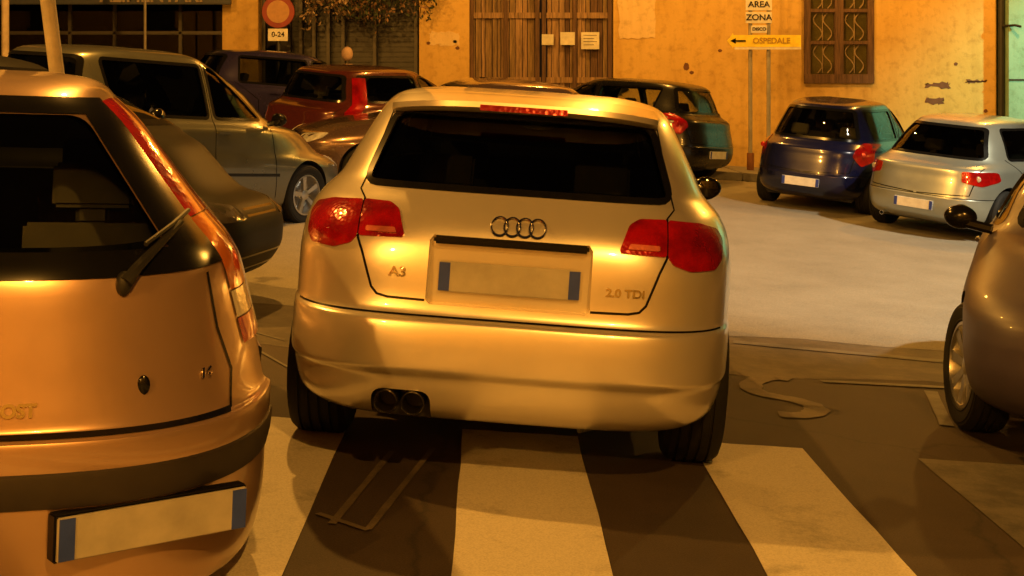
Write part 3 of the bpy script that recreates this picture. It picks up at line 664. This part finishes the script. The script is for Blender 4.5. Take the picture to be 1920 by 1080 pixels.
vs=[];fs=[]; ys2=[9.05,9.6,10.2]+[11+i for i in range(3)]+[14.0,15,16,17,18,19,20,21,21.2]; xs2=[-60,-30]+[-20+i*.5 for i in range(81)]+[30,60]; rr_=random.Random(4)
for j,y in enumerate(ys2):
    for x in xs2: vs.append((x,y+(rr_.uniform(-.07,.07)+.02*x if j==0 else 0),rise(y)+.003))
n2=len(xs2)
for j in range(len(ys2)-1):
    for i in range(n2-1): fs.append((j*n2+i,j*n2+i+1,(j+1)*n2+i+1,(j+1)*n2+i))
tag(obj('square_paving',mesh(vs,fs),asphalt('worn_paving',3.6)),kind='structure')
ph=.0169
vs=[];fs=[]; rr_=random.Random(9)
for j,y in enumerate((7.75,8.4,9.2)):
    for x in xs2: vs.append((x,y+(rr_.uniform(-.16,.16) if j==0 else 0)+.02*x,.0015))
for j in range(2):
    for i in range(n2-1): fs.append((j*n2+i,j*n2+i+1,(j+1)*n2+i+1,(j+1)*n2+i))
WORN=roadpaint('worn_asphalt',(.105,.085,.062),.55)
tag(obj('road_edge',mesh(vs,fs),WORN),kind='structure')
def gpt(a,b,z=.004): return (a*cos(ph)-b*sin(ph), a*sin(ph)+b*cos(ph), z)
def sheet(pts,z=.004): 
    m=MB(); m.add([gpt(a,b,z) for a,b in pts],[tuple(range(len(pts)))]); return m
rnd=random.Random(3)
def ragged(a0,a1,b0,b1,z):
    pts=[];n=26
    for i in range(n+1): pts.append((a0+rnd.uniform(-.004,.004),b0+(b1-b0)*i/n))
    for i in range(7): pts.append((a0+(a1-a0)*(i+1)/8,b1+rnd.uniform(-.008,.008)))
    for i in range(n+1): pts.append((a1+rnd.uniform(-.004,.004),b1+(b0-b1)*i/n))
    return sheet(pts,z)
w_=.495; o_=-.508
side=['stripe hidden under the mauve car at the right','fourth','third']
lab={-3:'white zebra stripe half hidden under the copper hatchback',-1:'brightest white zebra stripe, between the copper hatchback and the old faded box marking',1:'white zebra stripe running from the middle of the gold car towards the camera',
 3:'white zebra stripe running from the right rear tyre of the gold car',5:'faded white zebra stripe at the lower right, nearest the mauve car'}
for i in (-3,-1,1,3,5):
    e=tag(ragged(o_+w_*i,o_+w_*(i+1),-1.5,6.0 if i!=3 else 6.05,.004).build('zebra_stripe',WPAINT if i<4 else OLDP,smooth=False),lab[i],'road marking','zebra crossing stripes',kind='thing')
def lines(name,polys,width,mat,label,z=.0055,closed=False):
    m=MB()
    for p in polys:
        Q=[Vector(p[0])]
        for i in range(len(p)-1):
            for k in range(1,5): Q.append(Vector(p[i]).lerp(Vector(p[i+1]),k/4))
        vs=[]
        for i,q in enumerate(Q):
            t=(Q[min(i+1,len(Q)-1)]-Q[max(i-1,0)]).normalized(); nn=Vector((-t.y,t.x))*width/2*rnd.uniform(.82,1.05)
            for w in (q-nn,q+nn): vs.append((w.x,w.y,z+rise(w.y)))
        m.add(vs,[(2*i,2*i+1,2*i+3,2*i+2) for i in range(len(Q)-1)]); z+=.0004
    return tag(m.build(name,mat,smooth=False),label,'road marking',kind='thing')
def G(u,v,z=0):
    """road point under a picture position (used once to read positions off the photograph)"""
    c,s=cos(ROLL),sin(ROLL); a=(u-PPX)/FPX;b=-(v-PPY)/FPX; d=(a*c-b*s,1,a*s+b*c); t=-(CAMH-z)/d[2]; return (d[0]*t,t)
FAINT=roadpaint('faint_road_paint',(.125,.098,.068),.52)
lines('box_marking',[[G(812,842),G(690,995)],[G(735,848),G(622,985)],[G(595,965),G(690,997)]],.028,FAINT,'thin faded box outline painted across the dark gap behind the exhaust')
lines('letter_marking',[[G(1482,713),G(1455,709),G(1425,712),G(1408,720),G(1408,730),G(1425,739),G(1455,745),G(1490,751),G(1520,760),G(1533,770),G(1522,778),G(1495,781),G(1460,778)]],.13,FAINT,'faded curved letter painted on the road right of the gold car',.0055)
lines('edge_line',[[G(1375,642),G(1500,654),G(1782,680)]],.13,OLDP,'pale line painted across the road between the gold and mauve cars',.006)
lines('bay_line',[[G(1540,716),G(1775,728)],[G(1745,735),G(1775,800)]],.07,OLDP,'worn parking bay corner painted beside the mauve car front wheel',.006)
lines('tar_seam',[[G(470,622),G(535,640)],[G(470,650),G(540,690)]],.02,OLDP,'two thin pale lines on the road between the copper and the gold car',.005)
m=MB(); 
for i in range(40): x=-18+i*.9; m.box(x+.004,x+.896,21.2,24.3,rise(24),rise(24)+.13)
m.ci=0; kb=m.build('pavement',plain('kerb_stone',(.22,.21,.19),.8),bevel=.012); tag(kb,kind='structure')
# everything so far stands on the sloping street: turn it with the ground
for o in list(SC.objects):
    if o.parent is None and o.type in ('EMPTY','MESH'): o.matrix_world=GM@o.matrix_world
# ================================================================ buildings (upright, in world space)
WY=24.0
def wx(px,Y=WY): return CAMW.x+(px-PPX)/FPX*Y
def wz(py,Y=WY): return CAMW.z+(PPY-py)/FPX*Y
def plaster(name,c1,c2,c3):
    m,n,b=nodes(name); t=noise_tex(n,.9,9,.7); r=ramp(n,t.outputs[0],[(.3,c1),(.5,c2),(.72,c3)])
    t2=noise_tex(n,7,6,.65); r2=ramp(n,t2.outputs[0],[(.28,(.62,.58,.5)),(.5,(1,1,1))]); mx=n.nodes.new('ShaderNodeMixRGB'); mx.blend_type='MULTIPLY'; mx.inputs[0].default_value=.7; link(n,r.outputs[0],mx.inputs[1]); link(n,r2.outputs[0],mx.inputs[2])
    t3=noise_tex(n,2.4,5,.6,stretch=(1.5,1,.18)); r3=ramp(n,t3.outputs[0],[(.3,(.78,.74,.68)),(.5,(1,1,1))]); m3=n.nodes.new('ShaderNodeMixRGB'); m3.blend_type='MULTIPLY'; m3.inputs[0].default_value=.6; link(n,mx.outputs[0],m3.inputs[1]); link(n,r3.outputs[0],m3.inputs[2])
    link(n,m3.outputs[0],b.inputs[0]); b.inputs['Roughness'].default_value=.9; bump(n,t2.outputs[0],b,.35,.02); return m
OCH=plaster('ochre_plaster',(.52,.33,.09),(.62,.41,.12),(.68,.46,.15)); PATCH=plaster('new_plaster',(.68,.50,.24),(.72,.54,.28),(.76,.6,.32)); GRN=plaster('lamp_green_plaster',(.20,.36,.27),(.26,.44,.33),(.32,.5,.4)); DARKW=plaster('dark_plaster',(.03,.027,.025),(.045,.04,.035),(.06,.05,.045))  # GRN has the lamp's green mixed into its colour; DARKW is very dark throughout
BRK=plain('bare_brick',(.16,.07,.04),.9)
def wood(name,c,scale=1):
    m,n,b=nodes(name); t=noise_tex(n,5,7,.7,stretch=(7,7,.5)); r=ramp(n,t.outputs[0],[(.3,[x*.35 for x in c]),(.5,c),(.72,[min(1,x*1.7) for x in c])]); link(n,r.outputs[0],b.inputs[0]); b.inputs['Roughness'].default_value=.8; bump(n,t.outputs[0],b,.5,.02); return m
WOOD=wood('weathered_wood',(.20,.13,.06)); WOODL=wood('pale_weathered_wood',(.27,.17,.09)); WOODD=wood('brown_frame_wood',(.11,.06,.035)); PAPER=plain('paper',(.72,.68,.55),.8)
def wall_part(mb,x0,x1,z0,z1,y0=WY,y1=None): mb.box(x0,x1,y0,y1 or y0+.5,z0,z1)
zb=-1.5;zt=8.5
# --- ochre building
b1=empty('ochre_building',(wx(1300),WY,0)); off=Vector((-wx(1300),-WY,0))
def here(o): 
    for v in o.data.vertices: v.co+=off
    return o
tag(b1,'ochre plastered building with tall plank gates and a grilled window behind the parked cars','building',kind='thing')
m=MB(); D0,D1=wx(880),wx(1150); WX0,WX1=wx(1513),wx(1632); WZ0,WZ1=wz(150),wz(-190); X0,X1=wx(786),wx(1868)
wall_part(m,X0,D0,zb,zt); wall_part(m,D0,D1,4.6,zt); wall_part(m,D1,WX0,zb,zt); wall_part(m,WX0,WX1,zb,WZ0); wall_part(m,WX0,WX1,WZ1,zt); wall_part(m,WX1,X1,zb,zt)
wl=here(m.build('wall',OCH,b1,False))
def blob(cx,cz,rx,rz_,mat,name,seed,th=.006,n=26):
    r=random.Random(seed); p=[Vector((cx+cos(2*pi*i/n)*rx*(.8+.35*r.random()),cz+sin(2*pi*i/n)*rz_*(.8+.35*r.random()))) for i in range(n)]
    v,f=prism(p,'Y',WY-th,WY+.01); q=MB(); q.add(v,f); return here(q.build(name,mat,wl,False))
def slab(u0,u1,v0,v1,mat,name,seed,th=.006):
    r=random.Random(seed);P=[]
    for (a,b),(c,d) in zip([(u0,v0),(u1,v0),(u1,v1),(u0,v1)],[(u1,v0),(u1,v1),(u0,v1),(u0,v0)]):
        for k in range(8): P.append(Vector((wx(a+(c-a)*k/8+r.uniform(-3,3)),wz(b+(d-b)*k/8+r.uniform(-3,3)))))
    v,f=prism(P,'Y',WY-th,WY+.01); q=MB(); q.add(v,f); return here(q.build(name,mat,wl,False))
slab(1160,1230,-60,72,PATCH,'plaster_patch',1,.012); slab(805,862,60,84,PATCH,'plaster_patch',2)
blob(wx(1287),wz(125),.05,.07,BRK,'chipped_plaster',3); blob(wx(1297),wz(136),.04,.03,BRK,'chipped_plaster',4); slab(1736,1780,155,164,BRK,'bare_brick_patch',5); slab(1736,1768,183,194,BRK,'bare_brick_patch',6); slab(1812,1848,151,155,BRK,'bare_brick_patch',7)
for i,(u,v) in enumerate([(803,81),(853,78),(858,90),(1350,95),(1848,208),(1792,120)]): blob(wx(u),wz(v),.035,.03,BRK,'chipped_plaster',20+i)
# gates: ribs and boards of uneven tone
g=MB(); u=880; r=random.Random(5); bi=0
gate=empty('plank_gate',(0,0,0),parent=b1); tag(gate)
edges=[880]
while edges[-1]<1150: edges.append(min(1150,edges[-1]+r.choice([7,9,11,14])))
for k in range(2):
    g=MB(); lo,hi=(880,1018) if k==0 else (1022,1150)
    for a,b in zip(edges,edges[1:]):
        if a>=lo and b<=hi:
            g.ci=r.choice([0,0,1,2]); d=r.choice([.0,.02,.05]); g.box(wx(a)+.006,wx(b)-.006,WY+.16+d,WY+.24,zb,4.6)
    g.ci=1
    for zz in (wz(150),wz(28),wz(-120)): g.box(wx(lo+3),wx(hi-3),WY+.13,WY+.17,zz-.05,zz+.05)
    here(g.build('gate_leaf',[WOOD,WOODL,WOODD],gate,False))
g=MB(); 
for a in (884,948,1008,1020,1078,1144): g.box(wx(a)-.035,wx(a)+.035,WY+.07,WY+.22,zb,4.6)
here(g.build('gate_post',WOODD,gate,False,bevel=.01))
for i,(a,b,c,d) in enumerate([(1016,1038,64,84),(1051,1078,60,84),(1090,1124,60,92)]):
    p=MB(); p.box(wx(a),wx(b),WY+.055,WY+.068,wz(d),wz(c)); o=here(p.build('paper_notice',PAPER,gate,False))
    q=MB(); 
    for k in range(4): z_=wz(c)-.05-k*.055; q.box(wx(a)+.04,wx(b)-.04-.05*(k%2),WY+.052,WY+.055,z_-.008,z_)
    if i==2: here(q.build('printed_lines',TRIM,o,False))
# window with scrolled grille
wn=empty('window',(0,0,0),parent=b1); f=MB(); yy=WY-.04
cols=[WX0,(WX0+WX1)/2,WX1]; rowpx=[150,74,18,-38,-94,-150,-190]; 
for x,h in ((WX0,.055),((WX0+WX1)/2,.075),(WX1,.055)): f.box(x-h,x+h,yy,WY+.10,WZ0,WZ1)
f.box(WX0-.055,WX1+.055,yy-.012,WY+.11,WZ0-.06,WZ0+.10)
for v in (80,20,-40,-100): f.box(WX0,WX1,yy+.004,WY+.09,wz(v)-.03,wz(v)+.03)
here(f.build('window_frame',WOODD,wn,False))
f=MB(); f.box(WX0+.05,WX1-.05,WY+.060,WY+.066,WZ0+.03,WZ1); here(f.build('curtain',plain('ochre_curtain',(.70,.52,.28),.9),wn,False))
f=MB(); f.box(WX0+.05,WX1-.05,WY+.045,WY+.049,WZ0+.03,WZ1); here(f.build('pane',GLASSC,wn,False))
f=MB()
for c in (0,1):
    xa=cols[c]+.09;xb=cols[c+1]-.09; xm=(xa+xb)/2
    for z0,z1 in ((WZ0+.12,wz(80)-.04),(wz(80)+.04,wz(20)-.04),(wz(20)+.04,wz(-40)-.04)):
        for dx in (-.085,.085):
            pts=[]
            for k in range(17):
                t=k/16; pts.append((xm+dx+.075*sin(t*2*pi)*( 1),WY+.02,z0+(z1-z0)*t))
            f.tube(pts,.013,6)
        f.tube([(xm,WY+.02,z0),(xm,WY+.02,z1)],.010,6)
here(f.build('iron_grille',plain('painted_iron',(.30,.22,.12),.6,.3),wn))
# cornice plinth
# --- left dark shop
b2=empty('dark_shop_building',(wx(300),WY,0)); off=Vector((-wx(300),-WY,0)); tag(b2,'dark shopfront building with rolled shutters and a narrow ochre pillar at the far left','building',kind='thing')
m=MB(); wall_part(m,wx(420),wx(487),zb,zt,WY-.15); here(m.build('pillar',OCH,b2,False,bevel=.01))
m=MB(); wall_part(m,wx(-700),wx(-40),zb,zt,WY-.1); wall_part(m,wx(-40),wx(420),3.7,zt,WY-.1); wall_part(m,wx(487),wx(786),3.7,zt,WY-.1); wall_part(m,wx(-40),wx(786),zb,3.7,WY+1.1,WY+1.4); here(m.build('wall',DARKW,b2,False))
m=MB()
for i in range(46): z_=-.4+i*.09; m.box(wx(540),wx(775),WY+.50+.012*(i%2),WY+.55,z_,z_+.088)
here(m.build('roller_shutter',plain('shutter_steel',(.05,.05,.052),.5,.4),b2,False,bevel=.012))
m=MB()
for a in (490,538,560,585,612,640,700,778): m.box(wx(a)-.03,wx(a)+.03,WY+.2,WY+.4,zb,3.7)
here(m.build('shutter_post',plain('post_steel',(.07,.065,.06),.5,.4),b2,False,bevel=.01))
m=MB()
for a,h in ((-30,.05),(120,.03),(205,.03),(330,.03),(415,.05)): m.box(wx(a)-h,wx(a)+h,WY+.3,WY+.4,zb,3.7)
m.box(wx(-40),wx(420),WY+.3,WY+.4,wz(60)-.03,wz(60)+.03); here(m.build('shop_window_frame',plain('dark_frame',(.05,.045,.04),.4,.3),b2,False,bevel=.008))
m=MB(); m.box(wx(-40),wx(420),WY+.34,WY+.345,zb,3.7); here(m.build('shop_window',GLASS,b2,False))
# fascia board with lettering above the shopfront
sg=MB(); Y=WY-.55; sg.box(wx(-60,Y),wx(432,Y),Y,Y+.12,wz(8,Y),wz(-60,Y)); so=tag(sg.build('shop_sign',plain('sign_dark',(.03,.04,.06),.5),None,False,bevel=.01),'dark board with pale letters along the top of the far left shopfront','sign')
me=text_mesh('ALIMENTARI',.40,.012,.008); 
for v in me.vertices: v.co=Vector((v.co.x*.78,0-v.co.z,v.co.y))
o=obj('lettering',me,plain('dull_letters',(.30,.24,.17),.7),so,False); o.location=(wx(285,Y),Y-.016,wz(-10,Y))
for px0,px1,py in ((245,290,-2),(303,375,3)): pass
# --- wall at the right end, lamp's green tint in its plaster colour
b3=empty('lamp_green_building',(wx(2100),WY,0)); off=Vector((-wx(2100),-WY,0)); tag(b3,'house tinted lamplight green, standing at the right edge of the photo beyond a black gap','building',kind='thing')
m=MB(); wall_part(m,wx(1878),wx(2700),zb,zt,WY-.35,WY+1); here(m.build('wall',GRN,b3,False))
m=MB(); 
for z_ in (wz(150),wz(-40)): m.box(wx(1878),wx(2700),WY-.372,WY-.35,z_-.012,z_+.012)
here(m.build('panel_joint',DARKW,b3,False))
m=MB(); m.tube([(wx(1872),WY-.15,zb),(wx(1872),WY-.15,zt)],.055,10); dp=tag(m.build('drainpipe',plain('pipe_dark',(.03,.03,.028),.5,.3)),'black drainpipe in the corner between the ochre and the green-lit house','drainpipe')
m=MB(); m.tube([(wx(1872),WY-.22,wz(50)),(wx(1886),WY-.45,wz(50)),(wx(1895),WY-.50,wz(53))],.022,8); m.build('hose_tap',BLACK,dp)
# ================================================================ signs and posts
def onfloor(x,y):
    # height of the street under a world position
    z=rise(y); return -sin(ROLL)*x/cos(ROLL)+z/cos(ROLL)
Y=22.6
sx=[wx(1407,Y),wx(1441,Y)]; zf=onfloor(wx(1425,Y),Y)
root=empty('direction_sign',(wx(1425,Y),Y,zf+.13)); tag(root,'yellow arrow sign pointing left with white plates above, on two posts before the ochre wall','sign'); ox=Vector((-wx(1425,Y),-Y,-zf-.13))
def hs(o):
    for v in o.data.vertices: v.co+=ox
    return o
ST=plain('galvanised_steel',(.42,.40,.36),.5,.5); YEL=plain('yellow_enamel',(.95,.72,.05),.4); WHT=plain('white_enamel',(.78,.75,.68),.4); REDE=plain('red_enamel',(.28,.02,.015),.5); RUST=plain('rusty_foot',(.25,.10,.04),.8)
for x in sx: m=MB(); m.tube([(x,Y,zf),(x,Y,wz(-120,Y))],.034,10); hs(m.build('post',ST,root))
for x in sx: m=MB(); m.tube([(x,Y,zf+.1),(x,Y,zf+.42)],.06,10); hs(m.build('post_foot',RUST,root))
yy=Y-.06
a0,a1,z0,z1=wx(1362,Y),wx(1500,Y),wz(88,Y),wz(66,Y); zm=(z0+z1)/2
v,f=prism([Vector(p) for p in [(a0,zm),(a0+.10,z0-.03),(a0+.10,z0),(a1,z0),(a1,z1),(a0+.10,z1),(a0+.10,z1+.03)]],'Y',yy-.015,yy+.012); m=MB(); m.add(v,f); ar=hs(m.build('arrow_panel',YEL,root,False))
q=MB(); q.tube([(a0+.07,yy-.02,zm),(a0+.30,yy-.02,zm)],.014,4); q.add([(a0+.05,yy-.02,zm),(a0+.14,yy-.02,zm-.045),(a0+.14,yy-.02,zm+.045)],[(0,1,2)]); hs(q.build('arrow_mark',TRIM,ar,False))
q=MB(); q.box(a0+.12,a1,yy-.03,yy-.016,z0-.045,z0-.008); hs(q.build('edge_rail',WHT,root,False))
me=text_mesh('OSPEDALE',.13,.003,.002)
for v_ in me.vertices: v_.co=Vector((v_.co.x+(a0+a1)/2+.12,yy-.02-v_.co.z,v_.co.y+zm))+ox
obj('lettering',me,plain('ochre_letters',(.45,.28,.03),.5),ar,False)
for (u0,u1,v0,v1,tx,sz) in ((1397,1446,-2,20,'AREA',.17),(1397,1446,23,44,'ZONA',.17),(1407,1437,48,62,'DISCO',.09),(1397,1446,-26,-6,'P',.2)):
    m=MB(); m.box(wx(u0,Y),wx(u1,Y),yy-.015,yy+.01,wz(v1,Y),wz(v0,Y)); p=hs(m.build('white_plate',WHT,root,False,bevel=.004))
    me=text_mesh(tx,sz,.003,.002); cx=(wx(u0,Y)+wx(u1,Y))/2; cz=(wz(v0,Y)+wz(v1,Y))/2
    for v_ in me.vertices: v_.co=Vector((v_.co.x*.85+cx,yy-.019-v_.co.z,v_.co.y*.8+cz))+ox
    obj('lettering',me,TRIM,p,False)
# no entry style round sign on the dark shop
Y=23.3; cx,cz=wx(522,Y),wz(22,Y); zf=onfloor(cx,Y)+.12
root=empty('round_sign',(cx,Y,zf)); tag(root,'round red rimmed sign over a small pale plate, beside the narrow ochre pillar','sign'); ox=Vector((-cx,-Y,-zf))
m=MB(); m.tube([(cx,Y+.03,zf),(cx,Y+.03,cz+.3)],.03,10); hs(m.build('post',plain('dark_post',(.05,.05,.05),.5,.4),root))
m=MB(); m.lathe([(.001,-.012),(.27,-.012),(.275,0),(.27,.012),(.001,.012)],40,'Y',Matrix.Translation((cx,Y-.02,cz))); hs(m.build('sign_disc',REDE,root))
m=MB(); m.lathe([(.001,-.017),(.19,-.017),(.19,-.01)],40,'Y',Matrix.Translation((cx,Y-.02,cz))); hs(m.build('disc_centre',plain('cream_enamel',(.50,.26,.10),.5),root))
m=MB(); m.box(wx(503,Y),wx(540,Y),Y-.03,Y-.01,wz(77,Y),wz(54,Y)); p=hs(m.build('white_plate',WHT,root,False,bevel=.004))
me=text_mesh('0-24',.12,.003,.002)
for v_ in me.vertices: v_.co=Vector((v_.co.x+cx,Y-.033-v_.co.z,v_.co.y+wz(65,Y)))+ox
obj('lettering',me,TRIM,p,False)
# knob topped post behind the maroon car
Y=22.8; cx=wx(651,Y); zf=onfloor(cx,Y)+.12; zk=wz(101,Y)
m=MB(); m.tube([(0,0,0),(0,0,zk-zf-.1)],[.045,.035],10); r0=m.build('bollard',plain('dark_bollard',(.04,.035,.03),.5,.3)); r0.location=(cx,Y,zf); tag(r0,'slim dark post topped by a pale round knob, above the maroon car roof','bollard')
m=MB(); m.sphere((0,0,zk-zf),.095,12,(1,1,1.25)); m.build('knob',plain('pink_stone',(.55,.38,.30),.6),r0)
# leaning pole and upright pipe at the left
Y=8.6
base=GM@Vector((G(215,560)[0]-.10,8.6,0)); top=Vector((wx(82,Y),Y,wz(-60,Y)))
m=MB(); d=top-base; m.tube([(0,0,-.02),tuple(d*1.0)],.046,14); o=m.build('leaning_pole',plain('weathered_pole',(.50,.42,.30),.75)); o.location=base; tag(o,'bare pale pole leaning left behind the copper hatchback','pole')
m=MB(); m.tube([tuple(d*.30),tuple(d*.315)],.052,14); m.build('pole_band',TRIM,o)
Y=18; x_=wx(10,Y); zf=onfloor(x_,Y); m=MB(); m.tube([(0,0,0),(0,0,6)],.048,12); m.lathe([(.09,0),(.09,.25),(.048,.3)],16,'Z'); o=m.build('street_pole',plain('pale_post',(.45,.36,.26),.6)); o.location=(x_,Y,zf); tag(o,'upright pale street pole in the top left corner','pole')
Y=22.5; x_=wx(272,Y); zf=onfloor(x_,Y)+.1; m=MB(); m.tube([(0,0,0),(0,0,wz(-4,Y)-zf)],.022,8); o=m.build('awning_pole',plain('thin_steel',(.3,.27,.22),.5,.4)); o.location=(x_,Y,zf); tag(o,'thin upright rod holding the far left shop sign','pole')
# creeper hanging over the shutter
r=random.Random(11); Y=WY-.5; lm=[plain('dry_leaf',(.26,.15,.08),.8),plain('dark_leaf',(.035,.05,.02),.8),plain('pale_leaf',(.42,.30,.20),.8)]
root=empty('creeper',(wx(690,Y),Y,wz(-60,Y))); tag(root,'tangled dry creeper hanging over the top of the dark shutter','plant'); m=MB(); st=MB()
for i in range(46):
    u=r.uniform(575,835); v0=-70; v1=r.uniform(5,48)*(1 if u<740 else .75)+ (0 if u<800 else -22); pts=[]
    for k in range(7): pts.append((wx(u+r.uniform(-8,8),Y)-root.location.x,r.uniform(-.2,.2),wz(v0+(v1-v0)*k/6,Y)-root.location.z))
    st.tube(pts,.008,5)
    for k in range(60):
        t=r.random(); j=min(int(t*6),5); p=Vector(pts[j]).lerp(Vector(pts[j+1]),t*6-j)+Vector((r.gauss(0,.08),r.gauss(0,.10),r.gauss(0,.06))); s=r.uniform(.025,.055)
        a=Vector((r.gauss(0,1),r.gauss(0,1),r.gauss(0,1))).normalized(); b=a.cross(Vector((r.gauss(0,1),r.gauss(0,1),r.gauss(0,1)))).normalized(); m.ci=(0 if r.random()<.3 else 1) if u>650 or r.random()<.4 else 2
        m.add([p-a*s,p+b*s*.5,p+a*s,p-b*s*.5],[(0,1,2,3)])
st.build('stems',plain('twig',(.14,.09,.05),.9),root); m.build('foliage',lm,root,False)
# --- the houses across the street behind the photographer, reflected in the cars
b4=empty('opposite_building',(0,-11,0)); tag(b4,'ochre house front across the street behind the photographer','building',kind='thing')
m=MB(); m.box(-30,30,-1,0,-3,9); m.build('wall',OCH,b4,False)
for i in range(9):
    x=-20+i*5; f=MB(); f.box(x-.6,x+.6,0,.06,1.2,3.2); f.box(x-.7,x+.7,0,.12,1.1,1.2); q=f.build('window',DARKW,b4,False); f=MB(); f.box(x-.6,x+.6,0,.06,4.6,6.6); f.box(x-.7,x+.7,0,.12,4.5,4.6); f.build('window',DARKW,b4,False)
bpy.context.view_layer.update()
